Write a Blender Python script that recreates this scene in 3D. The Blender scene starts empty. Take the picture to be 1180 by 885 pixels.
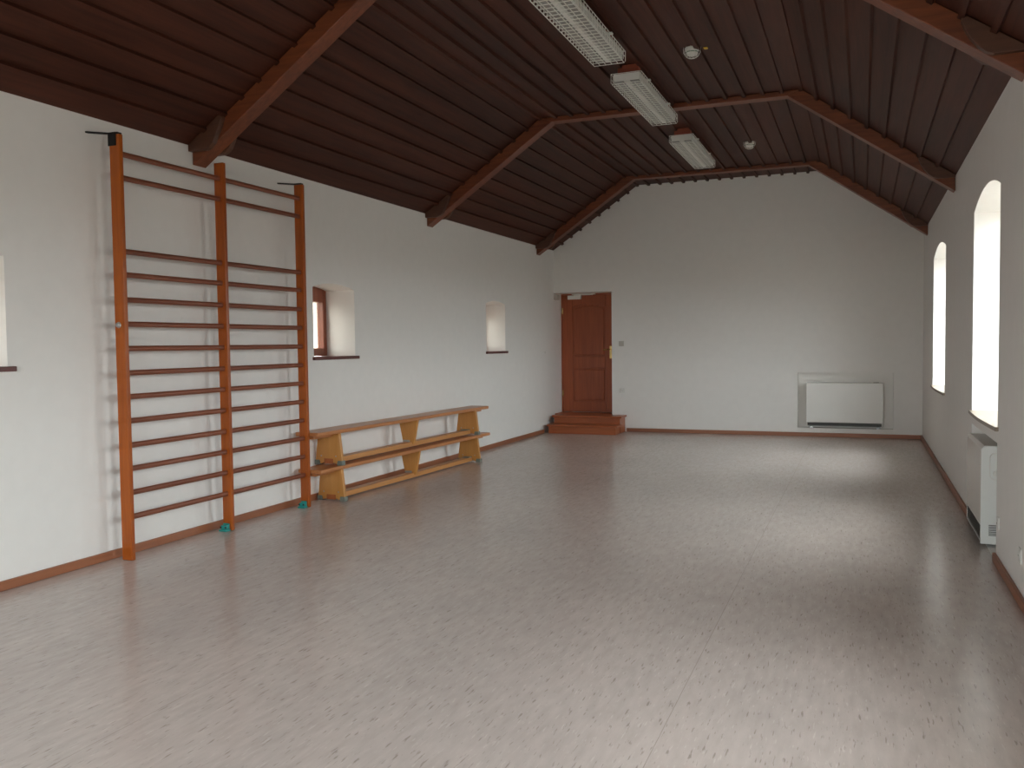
import bpy, bmesh, math, random
from mathutils import Vector, Matrix

random.seed(7)
SC = bpy.context.scene
COL = SC.collection

# ------------------------------------------------------------------ dimensions (metres)
W, L = 5.823, 14.538          # room width, distance to the end wall
YB = -2.2                     # wall behind the viewer
HW = 3.107                    # side wall height
HK = 4.115                    # flat ceiling height
KL, KR = 1.49, 4.37           # folds of the ceiling
TRUSS_Y = (5.68, 9.76, 13.68)
TH = 0.15                     # truss thickness along the room
LT, RT, BT = 0.62, 0.62, 0.40  # wall thicknesses


def ceil_z(x):
    if x < KL:
        return HW + (HK - HW) * x / KL
    if x > KR:
        return HW + (HK - HW) * (W - x) / (W - KR)
    return HK


# ------------------------------------------------------------------ materials
def nmat(name):
    m = bpy.data.materials.new(name)
    m.use_nodes = True
    nt = m.node_tree
    b = nt.nodes.get('Principled BSDF')
    return m, nt, b


def srgb(r, g, b):
    f = lambda c: (c / 255 / 12.92) if c / 255 <= 0.04045 else ((c / 255 + 0.055) / 1.055) ** 2.4
    return (f(r), f(g), f(b), 1)


def plain(name, col, rough=0.5, metal=0.0, var=0.06, scale=30, bump=0.0, spec=0.5):
    m, nt, b = nmat(name)
    tc = nt.nodes.new('ShaderNodeTexCoord')
    nz = nt.nodes.new('ShaderNodeTexNoise')
    nz.inputs['Scale'].default_value = scale
    nz.inputs['Detail'].default_value = 5
    nt.links.new(tc.outputs['Object'], nz.inputs['Vector'])
    rp = nt.nodes.new('ShaderNodeValToRGB')
    rp.color_ramp.elements[0].position = 0.3
    rp.color_ramp.elements[1].position = 0.7
    rp.color_ramp.elements[0].color = tuple(c * (1 - var) for c in col[:3]) + (1,)
    rp.color_ramp.elements[1].color = tuple(min(1, c * (1 + var)) for c in col[:3]) + (1,)
    nt.links.new(nz.outputs['Fac'], rp.inputs['Fac'])
    nt.links.new(rp.outputs['Color'], b.inputs['Base Color'])
    b.inputs['Roughness'].default_value = rough
    b.inputs['Metallic'].default_value = metal
    b.inputs['Specular IOR Level'].default_value = spec
    if bump:
        bp = nt.nodes.new('ShaderNodeBump')
        bp.inputs['Strength'].default_value = bump
        bp.inputs['Distance'].default_value = 0.004
        nt.links.new(nz.outputs['Fac'], bp.inputs['Height'])
        nt.links.new(bp.outputs['Normal'], b.inputs['Normal'])
    return m


def wood(name, dark, light, axis='y', rough=0.35, grain=38, stretch=0.06, spec=0.5, blotch=0.5, bump=0.05):
    m, nt, b = nmat(name)
    tc = nt.nodes.new('ShaderNodeTexCoord')
    mp = nt.nodes.new('ShaderNodeMapping')
    s = {'x': (stretch, 1, 1), 'y': (1, stretch, 1), 'z': (1, 1, stretch)}[axis]
    mp.inputs['Scale'].default_value = s
    nt.links.new(tc.outputs['Object'], mp.inputs['Vector'])
    n1 = nt.nodes.new('ShaderNodeTexNoise')
    n1.inputs['Scale'].default_value = grain
    n1.inputs['Detail'].default_value = 8
    n1.inputs['Distortion'].default_value = 0.6
    nt.links.new(mp.outputs['Vector'], n1.inputs['Vector'])
    n2 = nt.nodes.new('ShaderNodeTexNoise')
    n2.inputs['Scale'].default_value = 3.0
    n2.inputs['Detail'].default_value = 3
    nt.links.new(mp.outputs['Vector'], n2.inputs['Vector'])
    mx = nt.nodes.new('ShaderNodeMath')
    mx.operation = 'MULTIPLY_ADD'
    mx.inputs[1].default_value = blotch
    nt.links.new(n2.outputs['Fac'], mx.inputs[0])
    sc = nt.nodes.new('ShaderNodeMath')
    sc.operation = 'MULTIPLY'
    sc.inputs[1].default_value = 1 - blotch
    nt.links.new(n1.outputs['Fac'], sc.inputs[0])
    nt.links.new(sc.outputs[0], mx.inputs[2])
    rp = nt.nodes.new('ShaderNodeValToRGB')
    rp.color_ramp.elements[0].position = 0.36
    rp.color_ramp.elements[1].position = 0.64
    rp.color_ramp.elements[0].color = tuple(dark[:3]) + (1,)
    rp.color_ramp.elements[1].color = tuple(light[:3]) + (1,)
    nt.links.new(mx.outputs[0], rp.inputs['Fac'])
    nt.links.new(rp.outputs['Color'], b.inputs['Base Color'])
    b.inputs['Roughness'].default_value = rough
    b.inputs['Specular IOR Level'].default_value = spec
    bp = nt.nodes.new('ShaderNodeBump')
    bp.inputs['Strength'].default_value = bump
    bp.inputs['Distance'].default_value = 0.002
    nt.links.new(n1.outputs['Fac'], bp.inputs['Height'])
    nt.links.new(bp.outputs['Normal'], b.inputs['Normal'])
    return m


SEAM_X = 4.27 + 1.0            # a seam of the flooring runs at SEAM_X - 1


def floor_mat():
    m, nt, b = nmat('flecked_sheet_flooring')
    tc = nt.nodes.new('ShaderNodeTexCoord')

    def noise(scale, sx, sy, detail=4, rot=0.0, off=0.0):
        mp = nt.nodes.new('ShaderNodeMapping')
        mp.inputs['Scale'].default_value = (sx, sy, 1)
        mp.inputs['Rotation'].default_value = (0, 0, rot)
        mp.inputs['Location'].default_value = (off, off, 0)
        nt.links.new(tc.outputs['Object'], mp.inputs['Vector'])
        n = nt.nodes.new('ShaderNodeTexNoise')
        n.inputs['Scale'].default_value = scale
        n.inputs['Detail'].default_value = detail
        nt.links.new(mp.outputs['Vector'], n.inputs['Vector'])
        return n

    def ramp(src, p0, p1, c0, c1):
        r = nt.nodes.new('ShaderNodeValToRGB')
        r.color_ramp.elements[0].position = p0
        r.color_ramp.elements[1].position = p1
        r.color_ramp.elements[0].color = c0
        r.color_ramp.elements[1].color = c1
        nt.links.new(src.outputs['Fac'], r.inputs['Fac'])
        return r

    base = ramp(noise(26, 1, 0.22, 6), 0.3, 0.7, (0.52, 0.443, 0.402, 1), (0.60, 0.517, 0.473, 1))
    cloud = ramp(noise(1.4, 1, 0.5, 3, 0.0, 3.0), 0.3, 0.7, (0.93, 0.93, 0.93, 1), (1.04, 1.03, 1.02, 1))
    dark = ramp(noise(84, 1, 0.13, 3, 0.12, 7.0), 0.62, 0.69, (0, 0, 0, 1), (1, 1, 1, 1))
    lite = ramp(noise(84, 1, 0.13, 3, -0.10, 17.0), 0.62, 0.70, (0, 0, 0, 1), (1, 1, 1, 1))

    def mix(a, bb, fac, mode='MIX', amount=None):
        x = nt.nodes.new('ShaderNodeMix')
        x.data_type = 'RGBA'
        x.blend_type = mode
        nt.links.new(a, x.inputs[6])
        if isinstance(bb, tuple):
            x.inputs[7].default_value = bb
        else:
            nt.links.new(bb, x.inputs[7])
        if isinstance(fac, float):
            x.inputs[0].default_value = fac
        else:
            k = nt.nodes.new('ShaderNodeMath')
            k.operation = 'MULTIPLY'
            k.inputs[1].default_value = amount
            nt.links.new(fac, k.inputs[0])
            nt.links.new(k.outputs[0], x.inputs[0])
        return x.outputs[2]

    c = mix(base.outputs['Color'], cloud.outputs['Color'], 1.0, 'MULTIPLY')
    c = mix(c, (0.22, 0.17, 0.14, 1), dark.outputs['Color'], 'MIX', 0.55)
    c = mix(c, (0.80, 0.74, 0.68, 1), lite.outputs['Color'], 'MIX', 0.3)
    # seams between the sheets, every two metres across the room
    sx = nt.nodes.new('ShaderNodeSeparateXYZ')
    nt.links.new(tc.outputs['Object'], sx.inputs[0])
    last = sx.outputs['X']
    for op, val in (('SUBTRACT', SEAM_X - 20.0), ('MODULO', 2.0), ('SUBTRACT', 1.0), ('ABSOLUTE', 0.0), ('LESS_THAN', 0.0016)):
        q = nt.nodes.new('ShaderNodeMath')
        q.operation = op
        nt.links.new(last, q.inputs[0])
        q.inputs[1].default_value = val
        last = q.outputs[0]
    c = mix(c, (0.22, 0.17, 0.145, 1), last, 'MIX', 0.45)
    nt.links.new(c, b.inputs['Base Color'])
    b.inputs['Roughness'].default_value = 0.23
    b.inputs['Specular IOR Level'].default_value = 0.5
    return m


def glass_mat(name='window_glass', tint=(0.93, 0.95, 0.94, 1)):
    m = bpy.data.materials.new(name)
    m.use_nodes = True
    nt = m.node_tree
    nt.nodes.clear()
    o = nt.nodes.new('ShaderNodeOutputMaterial')
    t = nt.nodes.new('ShaderNodeBsdfTransparent')
    t.inputs['Color'].default_value = tint
    g = nt.nodes.new('ShaderNodeBsdfGlossy')
    g.inputs['Roughness'].default_value = 0.02
    f = nt.nodes.new('ShaderNodeFresnel')
    f.inputs['IOR'].default_value = 1.5
    mx = nt.nodes.new('ShaderNodeMixShader')
    ge = nt.nodes.new('ShaderNodeNewGeometry')
    iv = nt.nodes.new('ShaderNodeMath')
    iv.operation = 'SUBTRACT'
    iv.inputs[0].default_value = 1.0
    nt.links.new(ge.outputs['Backfacing'], iv.inputs[1])
    ml = nt.nodes.new('ShaderNodeMath')
    ml.operation = 'MULTIPLY'
    nt.links.new(f.outputs[0], ml.inputs[0])
    nt.links.new(iv.outputs[0], ml.inputs[1])
    nt.links.new(ml.outputs[0], mx.inputs[0])
    nt.links.new(t.outputs[0], mx.inputs[1])
    nt.links.new(g.outputs[0], mx.inputs[2])
    nt.links.new(mx.outputs[0], o.inputs['Surface'])
    return m


M = {}
M['wall'] = plain('white_plaster', (0.835, 0.82, 0.79), 0.85, var=0.012, scale=9, bump=0.03, spec=0.25)
M['floor'] = floor_mat()
M['ceil'] = wood('dark_stained_boards', (0.036, 0.0102, 0.0052), (0.080, 0.0235, 0.0125), 'y', 0.55, 26, 0.05, spec=0.25)
M['truss'] = wood('red_brown_beam', (0.108, 0.026, 0.009), (0.215, 0.060, 0.020), 'x', 0.42, 30, 0.08)
M['trussdark'] = wood('brown_plank', (0.070, 0.026, 0.014), (0.12, 0.048, 0.025), 'x', 0.5, 30, 0.08)
M['bars'] = wood('orange_varnished_wood', (0.275, 0.056, 0.006), (0.405, 0.100, 0.012), 'z', 0.30, 34, 0.05, spec=0.35)
M['rung'] = wood('red_brown_varnished_wood', (0.17, 0.048, 0.022), (0.25, 0.075, 0.034), 'y', 0.38, 40, 0.05)
M['benchleg'] = wood('honey_plywood', (0.50, 0.225, 0.052), (0.60, 0.285, 0.075), 'z', 0.38, 24, 0.1)
M['benchseat'] = wood('red_pine_seat', (0.40, 0.150, 0.050), (0.54, 0.225, 0.082), 'y', 0.33, 34, 0.04)
M['benchrail'] = wood('pale_pine_rail', (0.50, 0.220, 0.065), (0.63, 0.300, 0.105), 'y', 0.38, 34, 0.04)
M['tenon'] = wood('end_grain', (0.30, 0.085, 0.022), (0.40, 0.120, 0.035), 'z', 0.45, 40, 0.3)
M['door'] = wood('mahogany_door', (0.28, 0.060, 0.017), (0.41, 0.100, 0.030), 'z', 0.38, 34, 0.05)
M['step'] = wood('varnished_step_wood', (0.28, 0.068, 0.020), (0.41, 0.115, 0.038), 'x', 0.32, 34, 0.05)
M['base'] = wood('skirting_wood', (0.235, 0.085, 0.040), (0.36, 0.135, 0.062), 'y', 0.4, 24, 0.05)
M['basex'] = wood('end_skirting_wood', (0.235, 0.085, 0.040), (0.36, 0.135, 0.062), 'x', 0.4, 24, 0.05)
M['sill'] = wood('dark_red_sill_wood', (0.085, 0.022, 0.018), (0.14, 0.034, 0.028), 'y', 0.35, 30, 0.05)
M['sillbrown'] = wood('brown_sill_board', (0.19, 0.15, 0.105), (0.27, 0.21, 0.15), 'y', 0.35, 30, 0.05)
M['wframe'] = wood('window_frame_wood', (0.17, 0.045, 0.022), (0.27, 0.075, 0.035), 'z', 0.35, 30, 0.05)
M['enamel'] = plain('white_enamel', (0.76, 0.775, 0.75), 0.30, var=0.01, scale=3)
M['heater'] = plain('pale_heater_enamel', (0.76, 0.745, 0.70), 0.22, var=0.012, scale=3)
M['lampwhite'] = plain('lamp_white', (0.74, 0.74, 0.70), 0.35, var=0.01)
M['diffuser'] = plain('grey_diffuser', (0.30, 0.30, 0.275), 0.3, var=0.01)
M['wire'] = plain('white_wire', (0.78, 0.78, 0.73), 0.4, var=0.01)
M['iron'] = plain('black_iron', (0.018, 0.018, 0.018), 0.45, metal=0.6)
M['steel'] = plain('grey_steel', (0.42, 0.42, 0.42), 0.35, metal=0.8)
M['rubber'] = plain('grey_green_rubber', (0.17, 0.19, 0.165), 0.6, var=0.15)
M['teal'] = plain('teal_plastic', (0.010, 0.26, 0.235), 0.4, var=0.08)
M['dark'] = plain('dark_opening', (0.02, 0.02, 0.02), 0.7)
M['grille'] = plain('dark_grey_grille', (0.12, 0.115, 0.105), 0.45, metal=0.4)
M['brass'] = plain('polished_brass', (0.80, 0.58, 0.25), 0.22, metal=1.0)
M['plastic'] = plain('white_plastic', (0.75, 0.74, 0.70), 0.4, var=0.01)
M['greyplastic'] = plain('grey_plastic', (0.56, 0.53, 0.48), 0.5, var=0.03)
M['yellow'] = plain('yellow_tag', (0.75, 0.48, 0.03), 0.5)
M['green'] = plain('green_plastic', (0.10, 0.22, 0.13), 0.5)
M['block'] = wood('red_mounting_wood', (0.26, 0.060, 0.030), (0.38, 0.095, 0.050), 'x', 0.45, 30, 0.08)
M['glass'] = glass_mat()
M['dimglass'] = glass_mat('dimming_glass', (0.60, 0.59, 0.55, 1))  # tint darkened to cut the daylight through the left windows


# ------------------------------------------------------------------ mesh building
class MB:
    def __init__(self):
        self.bm = bmesh.new()

    def box(self, x0, x1, y0, y1, z0, z1):
        v = [self.bm.verts.new(p) for p in ((x0, y0, z0), (x1, y0, z0), (x1, y1, z0), (x0, y1, z0),
                                            (x0, y0, z1), (x1, y0, z1), (x1, y1, z1), (x0, y1, z1))]
        for f in ((0, 3, 2, 1), (4, 5, 6, 7), (0, 1, 5, 4), (1, 2, 6, 5), (2, 3, 7, 6), (3, 0, 4, 7)):
            self.bm.faces.new([v[i] for i in f])
        return self

    def prism(self, pts, axis, a, b):
        """extrude a 2-D outline along an axis; outline is in the other two axes, in x-y-z order"""
        def mk(p, t):
            if axis == 'x':
                return (t, p[0], p[1])
            if axis == 'y':
                return (p[0], t, p[1])
            return (p[0], p[1], t)
        A = [self.bm.verts.new(mk(p, a)) for p in pts]
        B = [self.bm.verts.new(mk(p, b)) for p in pts]
        n = len(pts)
        self.bm.faces.new(A)
        self.bm.faces.new(B[::-1])
        for i in range(n):
            self.bm.faces.new((A[i], B[i], B[(i + 1) % n], A[(i + 1) % n]))
        return self

    def tube(self, pts, r, n=8, sx=1.0, closed=False):
        pts = [Vector(p) for p in pts]
        rings = []
        N = len(pts)
        for i, p in enumerate(pts):
            if closed:
                d = pts[(i + 1) % N] - pts[i - 1]
            else:
                d = pts[min(i + 1, N - 1)] - pts[max(i - 1, 0)]
            d.normalize()
            up = Vector((0, 0, 1)) if abs(d.z) < 0.9 else Vector((1, 0, 0))
            u = d.cross(up).normalized()
            w = u.cross(d).normalized()
            rings.append([self.bm.verts.new(p + u * (r * sx * math.cos(2 * math.pi * k / n)) + w * (r * math.sin(2 * math.pi * k / n)))
                          for k in range(n)])
        m = N if closed else N - 1
        for i in range(m):
            a, b = rings[i], rings[(i + 1) % N]
            for k in range(n):
                self.bm.faces.new((a[k], a[(k + 1) % n], b[(k + 1) % n], b[k]))
        if not closed:
            self.bm.faces.new(rings[0][::-1])
            self.bm.faces.new(rings[-1])
        return self

    def lathe(self, prof, centre=(0, 0, 0), n=24, axis='z'):
        rings = []
        c = Vector(centre)
        for r, h in prof:
            ring = []
            for k in range(n):
                a = 2 * math.pi * k / n
                if axis == 'z':
                    p = (r * math.cos(a), r * math.sin(a), h)
                elif axis == 'y':
                    p = (r * math.cos(a), h, r * math.sin(a))
                else:
                    p = (h, r * math.cos(a), r * math.sin(a))
                ring.append(self.bm.verts.new(c + Vector(p)))
            rings.append(ring)
        for a, b in zip(rings, rings[1:]):
            for k in range(n):
                self.bm.faces.new((a[k], a[(k + 1) % n], b[(k + 1) % n], b[k]))
        self.bm.faces.new(rings[0][::-1])
        self.bm.faces.new(rings[-1])
        return self

    def build(self, name, mat, parent=None, bevel=0.0, smooth=False, seg=2):
        bmesh.ops.recalc_face_normals(self.bm, faces=self.bm.faces)
        me = bpy.data.meshes.new(name)
        self.bm.to_mesh(me)
        self.bm.free()
        me.materials.append(M[mat])
        if smooth:
            for p in me.polygons:
                p.use_smooth = True
            me.set_sharp_from_angle(angle=math.radians(40))
        o = bpy.data.objects.new(name, me)
        COL.objects.link(o)
        if parent:
            o.parent = parent
        if bevel:
            b = o.modifiers.new('bevel', 'BEVEL')
            b.width = bevel
            b.segments = seg
            b.limit_method = 'ANGLE'
            b.angle_limit = math.radians(35)
        return o


def empty(name, loc=(0, 0, 0), rz=0.0):
    o = bpy.data.objects.new(name, None)
    o.location = loc
    o.rotation_euler = (0, 0, rz)
    o.empty_display_size = 0.1
    COL.objects.link(o)
    return o


def tag(o, label, cat, group=None):
    o['label'] = label
    o['category'] = cat
    if group:
        o['group'] = group
    return o


def struct(o):
    o['kind'] = 'structure'
    return o


def copy_tree(o, parent=None):
    c = o.copy()
    COL.objects.link(c)
    if parent:
        c.parent = parent
    for ch in [q for q in bpy.data.objects if q.parent == o]:
        copy_tree(ch, c)
    return c


# ------------------------------------------------------------------ shell: floor
struct(MB().box(0, W, YB, L, -0.08, 0).build('floor', 'floor'))


# ------------------------------------------------------------------ walls with openings
def arch(y0, y1, zs, rise, n=14):
    """points of a segmental arch from y0 to y1"""
    w = (y1 - y0) / 2
    R = (w * w + rise * rise) / (2 * rise)
    c = (y0 + y1) / 2
    out = []
    for i in range(n + 1):
        y = y0 + (y1 - y0) * i / n
        out.append((y, zs - (R - rise) + math.sqrt(max(0, R * R - (y - c) ** 2))))
    return out


def side_wall(name, x0, x1, ya, yb, top, openings):
    mb = MB()
    y = ya
    for (o0, o1, z0, zs, rise) in sorted(openings):
        mb.prism([(y, 0), (o0, 0), (o0, top), (y, top)], 'x', x0, x1)
        if z0 > 0:
            mb.prism([(o0, 0), (o1, 0), (o1, z0), (o0, z0)], 'x', x0, x1)
        mb.prism([(o1, top), (o0, top)] + arch(o0, o1, zs, rise), 'x', x0, x1)
        y = o1
    mb.prism([(y, 0), (yb, 0), (yb, top), (y, top)], 'x', x0, x1)
    return struct(mb.build(name, 'wall'))


LEFT_WIN = [(3.20, 3.976), (7.303, 8.060), (11.565, 12.285), (-1.0, -0.26)]
side_wall('wall_left', -LT, 0, YB, L + BT + 0.6, HW, [(a, b, 1.395, 2.085, 0.045) for a, b in LEFT_WIN])

RIGHT_WIN = [(2.42, 3.92), (6.66, 8.15), (10.78, 12.55), (-1.82, -0.32)]
SILL_Z = 0.905
# the near window of the photograph stands over a heater niche that runs down to the floor
side_wall('wall_right', W, W + RT, YB, L + BT, HW, [(a, b, (0.0 if i == 1 else SILL_Z - 0.02), 2.525, 0.105)
                                                     for i, (a, b) in enumerate(RIGHT_WIN)])
NY0, NY1 = RIGHT_WIN[1]
mb = MB()
mb.box(W + 0.30, W + RT, NY0, NY1, 0, SILL_Z - 0.02)          # back of the niche
mb.box(W, W + 0.30, NY0, NY1, 0.800, SILL_Z - 0.02)            # apron under the sill
mb.box(W, W + 0.30, NY0, NY1, -0.06, 0.0)
struct(mb.build('wall_right_niche', 'wall'))

NX0, NX1, NZ0, NZ1 = 4.036, 5.423, 0.135, 1.000
DX, DZ = 1.03, 2.372
mb = MB()
mb.prism([(0, DZ), (DX, DZ), (DX, ceil_z(DX)), (0, HW)], 'y', L, L + BT)
mb.prism([(DX, 0), (NX0, 0), (NX0, HK), (KL, HK), (DX, ceil_z(DX))], 'y', L, L + BT)
mb.prism([(NX0, 0), (NX1, 0), (NX1, NZ0), (NX0, NZ0)], 'y', L, L + BT)
mb.prism([(NX0, NZ1), (NX1, NZ1), (NX1, ceil_z(NX1)), (KR, HK), (NX0, HK)], 'y', L, L + BT)
mb.prism([(NX1, 0), (W, 0), (W, HW), (NX1, ceil_z(NX1))], 'y', L, L + BT)
mb.box(NX0, NX1, L + 0.16, L + BT, NZ0, NZ1)
mb.box(-0.1, DX + 0.3, L + 0.50, L + 0.62, -0.06, 2.9)  # unseen boxes behind the door, added to stop daylight leaking in
mb.box(DX, DX + 0.12, L + BT, L + 0.50, -0.06, 2.9)
mb.box(-0.1, DX + 0.12, L + BT, L + 0.50, DZ, 2.9)
mb.box(0, DX, L, L + 0.62, -0.06, 0.249)                         # floor of the door recess
struct(mb.build('wall_back', 'wall'))
mb = MB()
FRONT_WIN = [(0.70, 2.60), (3.20, 5.10)]  # unseen windows, assumed behind the viewer and sized to brighten the near floor
FZ0, FZ1 = 0.50, 2.75
xs = [0] + [v for w_ in FRONT_WIN for v in w_] + [W]
for k in range(0, len(xs), 2):
    mb.box(xs[k], xs[k + 1], YB - 0.4, YB, 0, HW)
for a, b in FRONT_WIN:
    mb.box(a, b, YB - 0.4, YB, 0, FZ0)
    mb.box(a, b, YB - 0.4, YB, FZ1, HW)
mb.prism([(0, HW), (W, HW), (KR, HK), (KL, HK)], 'y', YB - 0.4, YB)
struct(mb.build('wall_front', 'wall'))

# ------------------------------------------------------------------ ceiling: boards with cover battens
mb = MB()
T = 0.05
yc0, yc1 = YB, L + 0.02
for (xa, za, xb, zb) in ((-0.3, HW - 0.3 * (HK - HW) / KL, KL, HK), (KL, HK, KR, HK), (KR, HK, W + 0.3, HW - 0.3 * (HK - HW) / (W - KR))):
    mb.prism([(xa, za), (xb, zb), (xb, zb + T), (xa, za + T)], 'y', yc0, yc1)
segs = []
edges = [YB] + [v for t in TRUSS_Y for v in (t, t + TH)] + [L]
segs = [(edges[i], edges[i + 1]) for i in range(0, len(edges), 2)]


def batten(px, pz, tx, tz):
    """px,pz on the boards; tx,tz unit vector along the boards, across the battens"""
    nx, nz = (tz, -tx) if tx > 0 else (-tz, tx)
    if nz > 0:
        nx, nz = -nx, -nz
    w, h = 0.023, 0.028
    q = [(px - tx * w, pz - tz * w), (px + tx * w, pz + tz * w),
         (px + tx * w * 0.8 + nx * h, pz + tz * w * 0.8 + nz * h), (px - tx * w * 0.8 + nx * h, pz - tz * w * 0.8 + nz * h)]
    for a, b in segs:
        mb.prism(q, 'y', a + 0.001, b - 0.001)


def run(xa, za, xb, zb, n, first, last):
    d = math.hypot(xb - xa, zb - za)
    tx, tz = (xb - xa) / d, (zb - za) / d
    for i in range(first, last):
        batten(xa + (xb - xa) * i / n, za + (zb - za) * i / n, tx, tz)


run(0, HW, KL, HK, 9, 1, 9)
run(KL, HK, KR, HK, 15, 0, 16)
run(W, HW, KR, HK, 9, 1, 9)
struct(mb.build('ceiling', 'ceil'))

# ------------------------------------------------------------------ trusses
D_R, D_C = 0.150, 0.055


def make_truss(y, label):
    t = empty('roof_truss', (W / 2, y, HW))
    ox = W / 2
    g = 0.004

    def P(x, z):
        return (x - ox, z - HW)
    sl = (HK - HW) / KL
    xl = KL + (D_R - D_C) / sl                    # where the two undersides meet
    mb = MB().prism([P(0.004, HW - D_R), P(0.004, HW - g), P(KL, HK - g), P(xl, HK - D_C)], 'y', 0, TH)
    mb.build('rafter', 'truss', t, 0.004)
    sr = (HK - HW) / (W - KR)
    xr = KR - (D_R - D_C) / sr
    mb = MB().prism([P(W - 0.004, HW - D_R), P(W - 0.004, HW - g), P(KR, HK - g), P(xr, HK - D_C)], 'y', 0, TH)
    mb.build('rafter', 'truss', t, 0.004)
    mb = MB().prism([P(KL + 0.001, HK - g), P(KR - 0.001, HK - g), P(xr - 0.001, HK - D_C), P(xl + 0.001, HK - D_C)], 'y', 0, TH)
    mb.build('collar_beam', 'truss', t, 0.004)
    for side in (-1, 1):
        def Q(d, z):
            return P(d if side < 0 else W - d, z)
        for ya, yb in ((-0.048, -0.001), (TH + 0.001, TH + 0.048)):
            zc = lambda d: ceil_z(d) - 0.004
            zb = 3.055 if side < 0 else 3.085
            pts = [Q(0.004, zb), Q(0.004, zc(0.004)), Q(0.335, zc(0.335)), Q(0.335, 3.285), Q(0.312, 3.226), Q(0.285, 3.18), Q(0.245, zb + 0.045),
                   Q(0.205, zb + 0.012), Q(0.17, zb)]
            MB().prism(pts, 'y', ya, yb).build('tie_plank', 'trussdark', t, 0.003)
    return tag(t, label, 'roof beam', 'trusses under the board ceiling')


make_truss(TRUSS_Y[0], 'red-brown wooden roof truss ending just above the wall bars, nearest of the three')
make_truss(TRUSS_Y[1], 'red-brown wooden roof truss crossing over the middle of the hall, second of three')
make_truss(TRUSS_Y[2], 'red-brown wooden roof truss close to the end wall, above the door')

# ------------------------------------------------------------------ skirting boards
BH, BD = 0.062, 0.022


def skirt(name, x0, x1, y0, y1, mat='base'):
    return struct(MB().box(x0, x1, y0, y1, 0.001, BH).build(name, mat, None, 0.004))


skirt('baseboard_left', 0.001, BD, YB, 13.93)
skirt('baseboard_right', W - BD, W - 0.001, YB, NY0)
skirt('baseboard_right_far', W - BD, W - 0.001, NY1, L - BD)
skirt('baseboard_back', 1.285, W, L - BD, L - 0.001, 'basex')

# ------------------------------------------------------------------ windows
for i, (a, b) in enumerate(LEFT_WIN):
    w = struct(empty('window_%d' % (i + 1), (0, (a + b) / 2, 1.395)))
    oy = (a + b) / 2
    h = (b - a) / 2
    x1, x0 = -0.345, -0.425
    s = 0.062
    zt = 2.122 - 1.395
    mb = MB()
    mb.box(x0, x1, -h + 0.001, -h + s, 0.004, zt)
    mb.box(x0, x1, h - s, h - 0.001, 0.004, zt)
    mb.box(x0, x1, -h + s, h - s, 0.004, 0.085)
    mb.box(x0, x1, -h + s, h - s, zt - 0.155, zt)
    mb.box(x0 + 0.01, x1 - 0.01, -h + s, -h + s + 0.09, 0.085, zt - 0.155)  # unseen bar, added with the mullion below to block some daylight
    mb.box(x0 + 0.01, x1 - 0.01, -0.045, 0.025, 0.085, zt - 0.155)
    mb.build('window_frame', 'wframe', w, 0.006)
    MB().box(-0.395, -0.390, -h + s, h - s, 0.085, zt - 0.155).build('window_pane', 'dimglass', w)
    MB().box(-0.345, 0.030, -h - 0.022, h + 0.042, -0.030, 0.002).build('window_sill', 'sill', w, 0.004)
for i, (a, b) in enumerate(RIGHT_WIN):
    w = struct(empty('window_%d' % (i + 5), (W, (a + b) / 2, SILL_Z)))
    h = (b - a) / 2
    x0, x1 = 0.36, 0.43
    zs = 2.525 - SILL_Z
    s = 0.07
    outer = arch(-h + 0.001, h - 0.001, zs, 0.105)
    inner = arch(-h + s, h - s, zs - s * 0.7, 0.095)
    mb = MB()
    mb.box(x0, x1, -h + 0.001, -h + s, 0.004, zs - s * 0.7)
    mb.box(x0, x1, h - s, h - 0.001, 0.004, zs - s * 0.7)
    mb.box(x0, x1, -h + s, h - s, 0.004, s)
    mb.prism(outer + [(h - 0.001, zs - s * 0.7)] + inner[::-1] + [(-h + 0.001, zs - s * 0.7)], 'x', x0, x1)
    mb.box(x0 + 0.01, x1 - 0.01, -0.045, 0.045, s, zs + 0.03)
    mb.box(x0 + 0.015, x1 - 0.015, -h + s, -0.045, 1.04, 1.085)
    mb.box(x0 + 0.015, x1 - 0.015, 0.045, h - s, 1.04, 1.085)
    mb.build('window_frame', 'wframe', w, 0.004)
    MB().prism([(-h + s, s), (h - s, s)] + inner[::-1], 'x', 0.392, 0.397).build('window_pane', 'glass', w)
    pts = [(0.36, -h + 0.002), (0.36, h - 0.002), (0.001, h - 0.002), (0.001, h + 0.05)]
    n = 10
    for k in range(n + 1):
        y = (h + 0.05) - (2 * h + 0.10) * k / n
        pts.append((-0.022 - 0.018 * math.sin(math.pi * k / n), y))
    pts += [(0.001, -h - 0.05), (0.001, -h + 0.002)]
    MB().prism(pts, 'z', -0.022, 0.006).build('window_sill', 'sillbrown', w, 0.003)

for i, (a, b) in enumerate(FRONT_WIN):
    w = struct(empty('window_%d' % (i + 9), ((a + b) / 2, YB, FZ0)))
    h = (b - a) / 2
    s = 0.07
    ht = FZ1 - FZ0 - 0.002
    mb = MB()
    mb.box(-h + 0.001, -h + s, -0.32, -0.25, 0.004, ht)
    mb.box(h - s, h - 0.001, -0.32, -0.25, 0.004, ht)
    mb.box(-h + s, h - s, -0.32, -0.25, 0.004, s)
    mb.box(-h + s, h - s, -0.32, -0.25, ht - s, ht)
    mb.box(-0.04, 0.04, -0.31, -0.26, s, ht - s)
    mb.build('window_frame', 'wframe', w, 0.004)
    MB().box(-h + s, h - s, -0.288, -0.283, s, ht - s).build('window_pane', 'glass', w)
    MB().box(-h + 0.002, h - 0.002, -0.25, 0.03, -0.022, 0.003).build('window_sill', 'sillbrown', w, 0.003)

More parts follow.
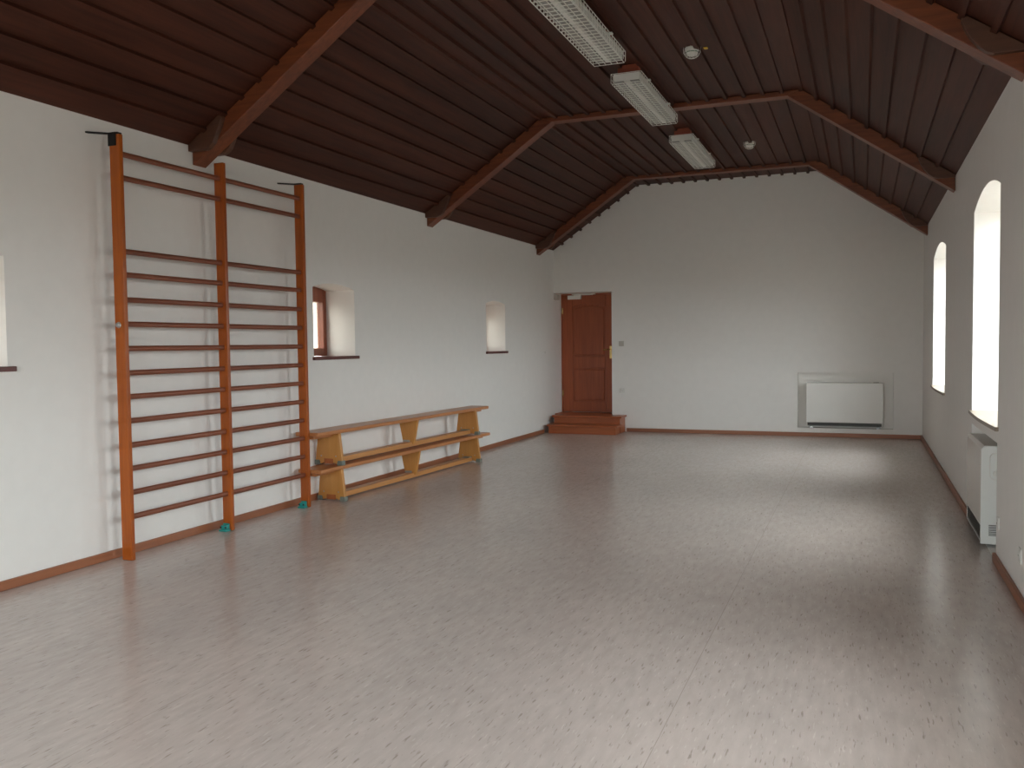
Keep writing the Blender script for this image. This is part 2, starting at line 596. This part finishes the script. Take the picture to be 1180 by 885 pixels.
# ------------------------------------------------------------------ door and its fittings
d = struct(empty('door_1', (0.515, 14.93, 0.285)))
ox, oy, oz = 0.515, 14.93, 0.285


def B(mb, x0, x1, y0, y1, z0, z1):
    return mb.box(x0 - ox, x1 - ox, y0 - oy, y1 - oy, z0 - oz, z1 - oz)


mb = MB()
B(mb, 0.004, 0.028, 14.925, 15.02, 0.286, 2.37)
B(mb, 1.002, 1.026, 14.925, 15.02, 0.286, 2.37)
B(mb, 0.028, 1.002, 14.925, 15.02, 2.35, 2.37)
mb.build('door_frame', 'door', d, 0.003)
mb = MB()
B(mb, 0.031, 0.999, 14.950, 14.985, 0.290, 2.347)
f0, f1 = 14.930, 14.950
sx0, sx1 = 0.215, 0.815
B(mb, 0.031, sx0, f0, f1, 0.290, 2.347)
B(mb, sx1, 0.999, f0, f1, 0.290, 2.347)
B(mb, sx0, sx1, f0, f1, 0.290, 0.470)
B(mb, sx0, sx1, f0, f1, 1.065, 1.262)
ar = arch(sx0, sx1, 2.135, 0.055)
mb.prism([(x - ox, z - oz) for x, z in [(sx1, 2.347), (sx0, 2.347)] + ar], 'y', f0 - oy, f1 - oy)
mb.build('door_leaf', 'door', d, 0.006)
mb = MB()
B(mb, sx0 + 0.030, sx1 - 0.030, 14.933, 14.951, 0.500, 1.035)
mb.build('door_panel', 'door', d, 0.012)
mb = MB()
ar = arch(sx0 + 0.035, sx1 - 0.035, 2.10, 0.05)
mb.prism([(x - ox, z - oz) for x, z in [(sx1 - 0.035, 1.297), (sx0 + 0.035, 1.297)] + ar], 'y', 14.933 - oy, 14.951 - oy)
mb.build('door_panel', 'door', d, 0.012)
hx = 0.905
h = B(MB(), hx - 0.022, hx + 0.022, 14.923, 14.930, 1.225, 1.450).build('handle_plate', 'brass', d, 0.003)
mb = MB()
mb.tube([(hx - ox, 14.923 - oy, 1.385 - oz), (hx - ox, 14.875 - oy, 1.385 - oz)], 0.010)
mb.tube([(hx + 0.01 - ox, 14.878 - oy, 1.386 - oz), (hx - 0.04 - ox, 14.872 - oy, 1.388 - oz), (hx - 0.12 - ox, 14.880 - oy, 1.380 - oz)], 0.010)
mb.lathe([(0.013, -0.006), (0.013, 0.0)], (hx - ox, 14.923 - oy, 1.27 - oz), 14, 'y')
mb.build('lever_handle', 'brass', h, smooth=True)
for hz in (2.07, 0.62):
    MB().tube([(0.030 - ox, 14.922 - oy, hz - 0.05 - oz), (0.030 - ox, 14.922 - oy, hz + 0.05 - oz)], 0.011).build('hinge', 'brass', d, smooth=True)
c = B(MB(), 0.140, 0.385, 14.872, 14.930, 2.272, 2.340).build('door_closer', 'lampwhite', d, 0.006)
mb = MB()
B(mb, 0.215, 0.640, 14.880, 14.925, 2.352, 2.370)
mb.prism([(0.25 - ox, 14.884 - oy), (0.27 - ox, 14.878 - oy), (0.60 - ox, 14.890 - oy), (0.60 - ox, 14.905 - oy)], 'z', 2.341 - oz, 2.351 - oz)
mb.build('closer_arm', 'lampwhite', c, 0.002)

j = empty('junction_box', (0.001, 14.63, 2.30))
MB().box(0, 0.045, -0.085, 0.085, -0.045, 0.045).build('box_body', 'greyplastic', j, 0.006)
MB().box(0.045, 0.052, -0.075, 0.075, -0.037, 0.037).build('box_lid', 'greyplastic', j, 0.003)
MB().tube([(0.02, 0.085, -0.01), (0.012, 0.16, -0.02), (0.010, 0.25, -0.06), (0.010, 0.27, -0.25)], 0.006).build('cable', 'plastic', j, smooth=True)
tag(j, 'small grey junction box with a cable on the left wall beside the door top', 'box')

# ------------------------------------------------------------------ steps
s = empty('wooden_steps', (0.66, 14.2, 0))
ox, oy, oz = 0.66, 14.2, 0
X0, X1 = 0.075, 1.285
mb = MB()
B(mb, X0 + 0.03, X1 - 0.03, 13.905, 13.930, 0.001, 0.118)
B(mb, X0 + 0.03, X0 + 0.055, 13.930, 14.185, 0.001, 0.118)
B(mb, X1 - 0.055, X1 - 0.03, 13.930, 14.185, 0.001, 0.118)
mb.build('riser', 'step', s, 0.002)
B(MB(), X0, X1, 13.875, 14.215, 0.118, 0.152).build('tread', 'step', s, 0.010, seg=3)
mb = MB()
B(mb, X0 + 0.03, X1 - 0.03, 14.190, 14.215, 0.152, 0.250)
B(mb, X0 + 0.03, X0 + 0.055, 14.215, L - 0.003, 0.001, 0.250)
B(mb, X1 - 0.055, X1 - 0.03, 14.215, L - 0.003, 0.001, 0.250)
mb.build('riser', 'step', s, 0.002)
mb = MB()
B(mb, X0, X1, 14.165, L - 0.002, 0.250, 0.284)
mb.build('tread', 'step', s, 0.010, seg=3)
struct(MB().box(0.004, DX - 0.004, L - 0.001, 14.926, 0.250, 0.284).build('trim_1', 'step', None, 0.002))
tag(s, 'two varnished red-brown wooden steps leading up to the door', 'steps')

# ------------------------------------------------------------------ wall bars
wb = empty('wall_bars', (0.15, 5.81, 0))
ox, oy, oz = 0.15, 5.81, 0
PY = (4.735, 5.800, 6.880)
PT = 0.036
XB, XF = 0.108, 0.200
for i, y in enumerate(PY):
    mb = MB()
    B(mb, XB, XF, y, y + PT, 0.002, 2.985)
    mb.build('upright', 'bars', wb, 0.007, seg=3)
RZ = (2.858, 2.694, 2.181, 2.018, 1.843, 1.672, 1.500, 1.328, 1.159, 0.988, 0.815, 0.648, 0.478, 0.305)
for k in range(2):
    for z in RZ:
        mb = MB()
        xc = 0.158
        mb.tube([(xc - ox, PY[k] + PT - 0.004 - oy, z), (xc - ox, PY[k + 1] + 0.004 - oy, z)], 0.0200, 14, 0.72)
        mb.build('rung', 'rung', wb, smooth=True)
for i in (0, 2):
    y = PY[i]
    mb = MB()
    mb.prism([(px - ox, py - oy) for px, py in [(0.003, y - 0.105), (0.003, y - 0.080), (XB, y + 0.020), (XF - 0.012, y + PT + 0.002),
                                                  (XF - 0.012, y - 0.002), (XB + 0.01, y - 0.004)]], 'z', 2.986, 2.998)
    if i == 0:
        B(mb, XB - 0.004, XF - 0.025, y - 0.007, y - 0.001, 2.905, 2.998)
    mb.build('wall_bracket', 'iron', wb, 0.002)
for i in (1, 2):
    y = PY[i]
    mb = MB()
    B(mb, XB + 0.004, XF - 0.014, y - 0.060, y - 0.002, 0.002, 0.016)
    B(mb, XB + 0.014, XF - 0.024, y - 0.046, y - 0.002, 0.016, 0.050)
    B(mb, XB + 0.012, XF - 0.022, y - 0.014, y - 0.002, 0.016, 0.062)
    f = mb.build('floor_lock', 'teal', wb, 0.004)
    for xx in (XB + 0.018, XF - 0.028):
        MB().lathe([(0.008, -0.006), (0.008, 0.0)], (xx - ox, y - 0.046 - oy, 0.034), 10, 'y').build('screw', 'dark', f)
mb = MB()
mb.lathe([(0.010, -0.016), (0.017, -0.012), (0.017, -0.003), (0.022, 0.0)], (0.145 - ox, PY[0] - 0.0005 - oy, 1.665), 16, 'y')
mb.build('bolt', 'steel', wb, smooth=True)
tag(wb, 'tall orange wooden wall bars with two bays of rungs against the left wall', 'wall bars')


# ------------------------------------------------------------------ gym benches
def make_bench():
    r = empty('gym_bench')
    mb = MB()
    mb.box(-0.130, 0.130, -1.845, 1.845, 0.310, 0.347)
    mb.build('seat', 'benchseat', r, 0.008, seg=3)
    for ya, yb in ((-1.80, -1.51), (1.51, 1.80)):
        MB().box(-0.045, 0.045, ya, yb, 0.278, 0.309).build('seat_batten', 'benchseat', r, 0.004)
    for y in (-1.49, 1.49):
        mb = MB()
        mb.prism([(-0.158, 0.012), (-0.085, 0.012), (-0.065, 0.022), (0.065, 0.022), (0.085, 0.012), (0.158, 0.012), (0.122, 0.309), (-0.122, 0.309)], 'y', y - 0.019, y + 0.019)
        leg = mb.build('leg', 'benchleg', r, 0.004)
        for sx in (-1, 1):
            mb = MB()
            mb.prism([(sx * 0.100, 0.001), (sx * 0.163, 0.001), (sx * 0.160, 0.046), (sx * 0.108, 0.046), (sx * 0.100, 0.022)], 'y', y - 0.026, y + 0.026)
            mb.build('rubber_foot', 'rubber', leg, 0.003)
        o = y - 0.019 if y < 0 else y + 0.019
        e = -0.003 if y < 0 else 0.003
        MB().box(-0.052, 0.052, min(o, o + e), max(o, o + e), 0.014, 0.062).build('tenon', 'tenon', leg)
        for xx in (-0.085, 0.085):
            MB().lathe([(0.007, -0.004), (0.007, 0.0)], (xx, y - 0.019, 0.088), 10, 'y').build('screw', 'steel', leg)
    y = 0.02
    mb = MB()
    mb.prism([(-0.066, 0.040), (0.066, 0.040), (0.122, 0.309), (-0.122, 0.309)], 'y', y - 0.019, y + 0.019)
    leg = mb.build('leg', 'benchleg', r, 0.004)
    MB().box(-0.066, 0.020, y - 0.026, y - 0.0195, 0.060, 0.086).build('hook_plate', 'steel', leg, 0.002)
    mb = MB()
    mb.box(-0.050, 0.050, -1.470, 1.470, 0.014, 0.064)
    mb.build('balance_rail', 'benchrail', r, 0.006, seg=3)
    MB().box(-0.050, 0.050, 1.36, 1.46, 0.0645, 0.072).build('rail_pad', 'rubber', r, 0.002)
    return r


bench = make_bench()
bench.location = (0.247, 8.775, 0)
bench.rotation_euler = (0, 0, -0.0385)
tag(bench, 'lower wooden gym bench standing on the floor, another bench on its seat', 'bench', 'stacked gym benches')
top = copy_tree(bench)
top.location = (0.228, 8.775, 0.348)
top.rotation_euler = (0, 0, -0.0395)
tag(top, 'upper wooden gym bench, stacked on the seat of the lower one', 'bench', 'stacked gym benches')


# ------------------------------------------------------------------ ceiling lights
def make_light():
    r = empty('ceiling_light')
    hl = 0.86
    mb = MB()
    mb.prism([(-0.128, 0.0), (0.128, 0.0), (0.122, -0.066), (-0.122, -0.066)], 'y', -hl + 0.015, hl - 0.015)
    mb.build('housing', 'lampwhite', r, 0.004)
    for sx in (-1, 1):
        mb = MB()
        mb.prism([(sx * 0.030, -0.0665), (sx * 0.118, -0.0665), (sx * 0.112, -0.078), (sx * 0.036, -0.078)], 'y', -hl + 0.02, hl - 0.02)
        mb.build('diffuser', 'diffuser', r, 0.003)
    MB().prism([(-0.028, -0.0665), (0.028, -0.0665), (0.018, -0.084), (-0.018, -0.084)], 'y', -hl + 0.02, hl - 0.02).build('centre_ridge', 'lampwhite', r, 0.002)
    mb = MB()
    gw, g0, g1 = 0.144, 0.0, -0.095
    rr = 0.0034
    nw = 24
    for k in range(nw + 1):
        y = -hl + 2 * hl * k / nw
        mb.tube([(-gw, y, g0), (-gw, y, g1 + 0.012), (-gw + 0.012, y, g1), (gw - 0.012, y, g1), (gw, y, g1 + 0.012), (gw, y, g0)], rr, 5)
    for x in (-0.134, -0.08, -0.027, 0.027, 0.08, 0.134):
        mb.tube([(x, -hl, g1), (x, hl, g1)], rr, 5)
    for x in (-gw, gw):
        for z in (g0, (g0 + g1) / 2):
            mb.tube([(x, -hl, z), (x, hl, z)], rr, 5)
    for y in (-hl, hl):
        for z in (g0,):
            mb.tube([(-gw, y, z), (gw, y, z)], rr, 5)
    mb.build('wire_guard', 'wire', r, smooth=True)
    for y in (-0.52, 0.40):
        MB().box(-gw - 0.012, gw + 0.012, y - 0.02, y + 0.02, 0.001, 0.012).build('clip', 'lampwhite', r)
    for y in (-0.74, 0.60):
        MB().box(-0.10, 0.10, y - 0.045, y + 0.045, 0.013, HK - 4.018 - 0.002).build('mounting_block', 'block', r, 0.003)
    return r


cl = make_light()
LX = 2.915
cl.location = (LX, 6.72, 4.018)
tag(cl, 'white caged strip light on the ceiling, nearest and cut by the top of the photo', 'light', 'caged ceiling lights')
c2 = copy_tree(cl)
c2.location = (LX, 9.03, 4.018)
tag(c2, 'white caged strip light in the middle of the ceiling row, beside the middle truss', 'light', 'caged ceiling lights')
c3 = copy_tree(cl)
c3.location = (LX, 11.72, 4.018)
tag(c3, 'white caged strip light at the far end of the ceiling row, nearest the end wall', 'light', 'caged ceiling lights')


# ------------------------------------------------------------------ smoke detectors
def make_detector():
    r = empty('smoke_detector')
    MB().lathe([(0.062, 0.0), (0.064, -0.012), (0.060, -0.026), (0.050, -0.032)], (0, 0, 0), 28).build('mounting_base', 'plastic', r, smooth=True)
    MB().lathe([(0.050, -0.032), (0.052, -0.045), (0.044, -0.062), (0.022, -0.072), (0.003, -0.073)], (0, 0, 0), 28).build('sensor_dome', 'plastic', r, smooth=True)
    MB().lathe([(0.0535, -0.038), (0.0535, -0.044)], (0, 0, 0), 28).build('vent_band', 'green', r)
    mb = MB()
    for k in range(6):
        a = math.pi * k / 6
        pts = []
        for q in range(13):
            t = math.pi * q / 12
            rad = 0.078 * math.cos(t)
            z = -0.095 * math.sin(t) ** 0.8 if 0 < q < 12 else 0
            pts.append((rad * math.cos(a), rad * math.sin(a), z))
        mb.tube(pts, 0.0016, 5)
    for z, rad in ((-0.040, 0.075), (-0.078, 0.048)):
        mb.tube([(rad * math.cos(2 * math.pi * q / 24), rad * math.sin(2 * math.pi * q / 24), z) for q in range(24)], 0.0016, 5, closed=True)
    mb.build('wire_guard', 'wire', r, smooth=True)
    return r


sd = make_detector()
sd.location = (3.555, 8.02, HK - 0.001)
tag(sd, 'white caged smoke detector on the ceiling with a yellow tag beside it', 'smoke detector', 'smoke detectors')
s2 = copy_tree(sd)
s2.location = (3.585, 12.05, HK - 0.001)
tag(s2, 'small white caged smoke detector on the ceiling beyond the middle truss', 'smoke detector', 'smoke detectors')
yt = MB().prism([(-0.018, -0.026), (0.018, -0.026), (0.018, 0.014), (0.008, 0.026), (-0.008, 0.026), (-0.018, 0.014)], 'z', -0.006, 0.0).build('marker_tag', 'yellow', None, 0.0015)
yt.location = (3.668, 8.07, HK - 0.001)
tag(yt, 'tiny yellow marker tag on the ceiling boards beside the smoke detector', 'tag')

# ------------------------------------------------------------------ heater in the end wall niche
hw = empty('storage_heater', (4.72, L + 0.05, NZ0))
ox, oy, oz = 4.72, L + 0.05, NZ0
hx0, hx1 = 4.165, 5.277
mb = MB()
B(mb, hx0, hx1, L - 0.045, L + 0.150, 0.225, 0.842)
B(mb, hx0, hx0 + 0.022, L - 0.045, L + 0.150, 0.165, 0.225)
B(mb, hx1 - 0.022, hx1, L - 0.045, L + 0.150, 0.165, 0.225)
mb.build('casing', 'heater', hw, 0.008, seg=3)
mb = MB()
B(mb, hx0 + 0.022, hx1 - 0.022, L + 0.01, L + 0.145, 0.176, 0.224)
for k in range(5):
    z = 0.178 + k * 0.010
    B(mb, hx0 + 0.023, hx1 - 0.023, L - 0.030, L + 0.010, z, z + 0.003)
mb.build('air_grille', 'grille', hw)
mb = MB()
B(mb, hx0 + 0.06, hx1 - 0.10, L - 0.050, L + 0.10, 0.158, 0.170)
mb.build('bottom_strip', 'enamel', hw, 0.003)
for x in (hx0 + 0.05, hx1 - 0.09):
    B(MB(), x, x + 0.05, L + 0.0, L + 0.12, NZ0 + 0.001, 0.165).build('foot', 'steel', hw, 0.002)
B(MB(), 4.700, 4.732, L - 0.048, L - 0.045, 0.345, 0.362).build('badge', 'plastic', hw, 0.001)
B(MB(), hx1 - 0.14, hx1 - 0.06, L + 0.00, L + 0.05, 0.8425, 0.851).build('control_knob', 'grille', hw, 0.002)
tag(hw, 'wide pale enamel heater set in the shallow niche of the end wall', 'heater')

# ------------------------------------------------------------------ heater under the near right window
hr = empty('storage_heater', (5.90, 7.57, 0))
ox, oy, oz = 5.90, 7.57, 0
x0, y0, y1 = 5.782, 7.10, 8.06
mb = MB()
mb.prism([(x - ox, z) for x, z in [(x0, 0.145), (x0, 0.705), (x0 + 0.020, 0.728), (6.06, 0.728), (6.06, 0.145)]], 'y', y0 + 0.02 - oy, y1 - 0.02 - oy)
mb.build('casing', 'heater', hr, 0.004)
for ya, yb in ((y0, y0 + 0.02), (y1 - 0.02, y1)):
    xs_ = x0 - 0.004 if ya == y0 else x0 + 0.001
    mb = MB()
    mb.prism([(x - ox, z) for x, z in [(xs_, 0.022), (xs_, 0.707), (x0 + 0.020, 0.732), (6.06, 0.732), (6.06, 0.022)]], 'y', ya - oy, yb - oy)
    side = mb.build('side_panel', 'enamel' if ya == y0 else 'heater', hr, 0.006, seg=3)
    if ya == y0:
        mb = MB()
        for k in range(7):
            z = 0.085 + k * 0.012
            B(mb, 5.830, 5.925, y0 - 0.003, y0 + 0.001, z, z + 0.006)
        mb.build('vent', 'grille', side)
        mb = MB()
        ring = []
        for q in range(28):
            a = 2 * math.pi * q / 28
            ring.append((5.872 + 0.040 * math.copysign(abs(math.cos(a)) ** 0.55, math.cos(a)) - ox, y0 - 0.001 - oy,
                         0.585 + 0.095 * math.copysign(abs(math.sin(a)) ** 0.55, math.sin(a))))
        mb.tube(ring, 0.0035, 6, closed=True)
        mb.build('control_recess', 'plastic', side, smooth=True)
        MB().lathe([(0.017, -0.018), (0.020, -0.014), (0.020, 0.0)], (5.872 - ox, y0 - oy, 0.535), 18, 'y').build('control_knob', 'plastic', side, smooth=True)
mb = MB()
for k in range(6):
    z = 0.058 + k * 0.014
    B(mb, x0 + 0.004, x0 + 0.03, y0 + 0.021, y1 - 0.021, z, z + 0.005)
B(mb, x0 + 0.03, 6.05, y0 + 0.021, y1 - 0.021, 0.050, 0.144)
mb.build('air_grille', 'grille', hr)
B(MB(), x0 - 0.001, x0 + 0.05, y0 + 0.021, y1 - 0.021, 0.030, 0.050).build('bottom_strip', 'steel', hr, 0.003)
for ya in (y0 + 0.10, y1 - 0.16):
    B(MB(), x0 + 0.04, 6.05, ya, ya + 0.06, 0.001, 0.030).build('foot', 'steel', hr, 0.002)
tag(hr, 'white enamel heater standing in the niche under the near right-hand window', 'heater')


# ------------------------------------------------------------------ small wall fittings
def plate(name, loc, face, size, label, cat, mat='plastic', kind='switch', group=None):
    """face: direction the plate looks to, 'x', '-x' or '-y'"""
    r = empty(name, loc, {'-y': 0, 'x': math.pi / 2, '-x': -math.pi / 2}[face])
    s = size / 2
    MB().box(-s, s, -0.009, 0.0, -s, s).build('cover_plate', mat, r, 0.003)
    if kind == 'switch':
        MB().box(-s * 0.62, s * 0.62, -0.014, -0.009, -s * 0.62, s * 0.62).build('rocker', mat, r, 0.002)
    elif kind == 'socket':
        MB().lathe([(s * 0.62, -0.0095), (s * 0.58, -0.012), (s * 0.50, -0.012)], (0, 0, 0), 24, 'y').build('socket_ring', mat, r, smooth=True)
        mb = MB()
        for xx in (-0.0095, 0.0095):
            mb.lathe([(0.003, -0.0128), (0.003, -0.012)], (xx, 0, 0), 10, 'y')
        mb.build('pin_hole', 'dark', r)
    else:
        MB().lathe([(s * 0.5, -0.013), (s * 0.6, -0.009)], (0, 0, 0), 20, 'y').build('button', mat, r, smooth=True)
    return tag(r, label, cat)


plate('light_switch', (1.197, L - 0.001, 1.486), '-y', 0.085, 'greyish light switch on the end wall right of the door handle', 'switch', 'greyplastic')
plate('wall_socket', (1.207, L - 0.001, 0.694), '-y', 0.080, 'pale wall socket low on the end wall right of the door', 'socket', 'plastic', 'socket')
plate('push_button', (0.0, 14.055, 1.354), 'x', 0.040, 'tiny white button on the left wall just before the door', 'button', 'plastic', 'button')
plate('wall_socket', (W - 0.001, 6.53, 0.285), '-x', 0.080, 'pale wall socket on the right wall next to the heater niche', 'socket', 'plastic', 'socket')
plate('wall_socket', (W - 0.001, 5.66, 0.270), '-x', 0.085, 'pale wall socket on the right wall at the edge of the photo', 'socket', 'plastic', 'socket')

# ------------------------------------------------------------------ daylight
wd = bpy.data.worlds.new('overcast_sky')
SC.world = wd
wd.use_nodes = True
nt = wd.node_tree
bg = nt.nodes['Background']
tc = nt.nodes.new('ShaderNodeTexCoord')
sp = nt.nodes.new('ShaderNodeSeparateXYZ')
nt.links.new(tc.outputs['Generated'], sp.inputs[0])
rp = nt.nodes.new('ShaderNodeValToRGB')
mr = nt.nodes.new('ShaderNodeMapRange')
mr.inputs['From Min'].default_value = -1
mr.inputs['From Max'].default_value = 1
nt.links.new(sp.outputs['Z'], mr.inputs['Value'])
nt.links.new(mr.outputs[0], rp.inputs['Fac'])
e = rp.color_ramp.elements
e[0].position = 0.0
e[0].color = (0.12, 0.117, 0.105, 1)
e[1].position = 1.0
e[1].color = (0.91, 0.96, 1.0, 1)
for p_, c_ in ((0.49, (0.15, 0.146, 0.135, 1)), (0.51, (0.42, 0.43, 0.44, 1)), (0.75, (0.775, 0.82, 0.86, 1))):
    k = e.new(p_)
    k.color = c_
nt.links.new(rp.outputs['Color'], bg.inputs['Color'])
bg.inputs['Strength'].default_value = 24.0



def portal(loc, sx, sy, rot):
    """marks a window opening so that the sky light through it is sampled well"""
    ld = bpy.data.lights.new('window_daylight', 'AREA')
    ld.shape = 'RECTANGLE'
    ld.size = sx
    ld.size_y = sy
    ld.cycles.is_portal = True
    o = bpy.data.objects.new('window_daylight', ld)
    o.location = loc
    o.rotation_euler = rot
    COL.objects.link(o)


for a, b in RIGHT_WIN:
    portal((W + RT + 0.03, (a + b) / 2, 1.77), 1.80, b - a, (0, math.pi / 2, 0))
for a, b in LEFT_WIN:
    portal((-LT - 0.03, (a + b) / 2, 1.76), 0.78, b - a, (0, -math.pi / 2, 0))
for a, b in FRONT_WIN:
    portal(((a + b) / 2, YB - 0.43, (FZ0 + FZ1) / 2), b - a, FZ1 - FZ0, (math.pi / 2, 0, 0))

# ------------------------------------------------------------------ camera
cx, cz, yaw, pitch, roll, fpx = 4.9822, 1.5, 0.3784, 0.0452, 0.0117, 1017.02
fwd = Vector((-math.sin(yaw) * math.cos(pitch), math.cos(yaw) * math.cos(pitch), -math.sin(pitch)))
right = Vector((math.cos(yaw), math.sin(yaw), 0))
down = fwd.cross(right)
r2 = right * math.cos(roll) + down * math.sin(roll)
d2 = -right * math.sin(roll) + down * math.cos(roll)
cam = bpy.data.cameras.new('camera')
cam.sensor_fit = 'HORIZONTAL'
cam.sensor_width = 36.0
cam.lens = fpx / 1180 * 36.0
cam.clip_start = 0.05
co = bpy.data.objects.new('camera', cam)
rot = Matrix(((r2.x, -d2.x, -fwd.x), (r2.y, -d2.y, -fwd.y), (r2.z, -d2.z, -fwd.z)))
co.matrix_world = Matrix.Translation((cx, 0, cz)) @ rot.to_4x4()
COL.objects.link(co)
SC.camera = co

vs = SC.view_settings
vs.view_transform = 'Standard'
vs.look = 'None'
vs.gamma = 1
vs.use_curve_mapping = False
vs.exposure = 0.15
SC.cycles.use_adaptive_sampling = False
SC.cycles.sampling_pattern = 'TABULATED_SOBOL'
SC.cycles.sample_clamp_indirect = 6.0
SC.cycles.max_bounces = 16
SC.cycles.diffuse_bounces = 10
SC.cycles.transparent_max_bounces = 12
SC.cycles.caustics_reflective = False
SC.cycles.caustics_refractive = False
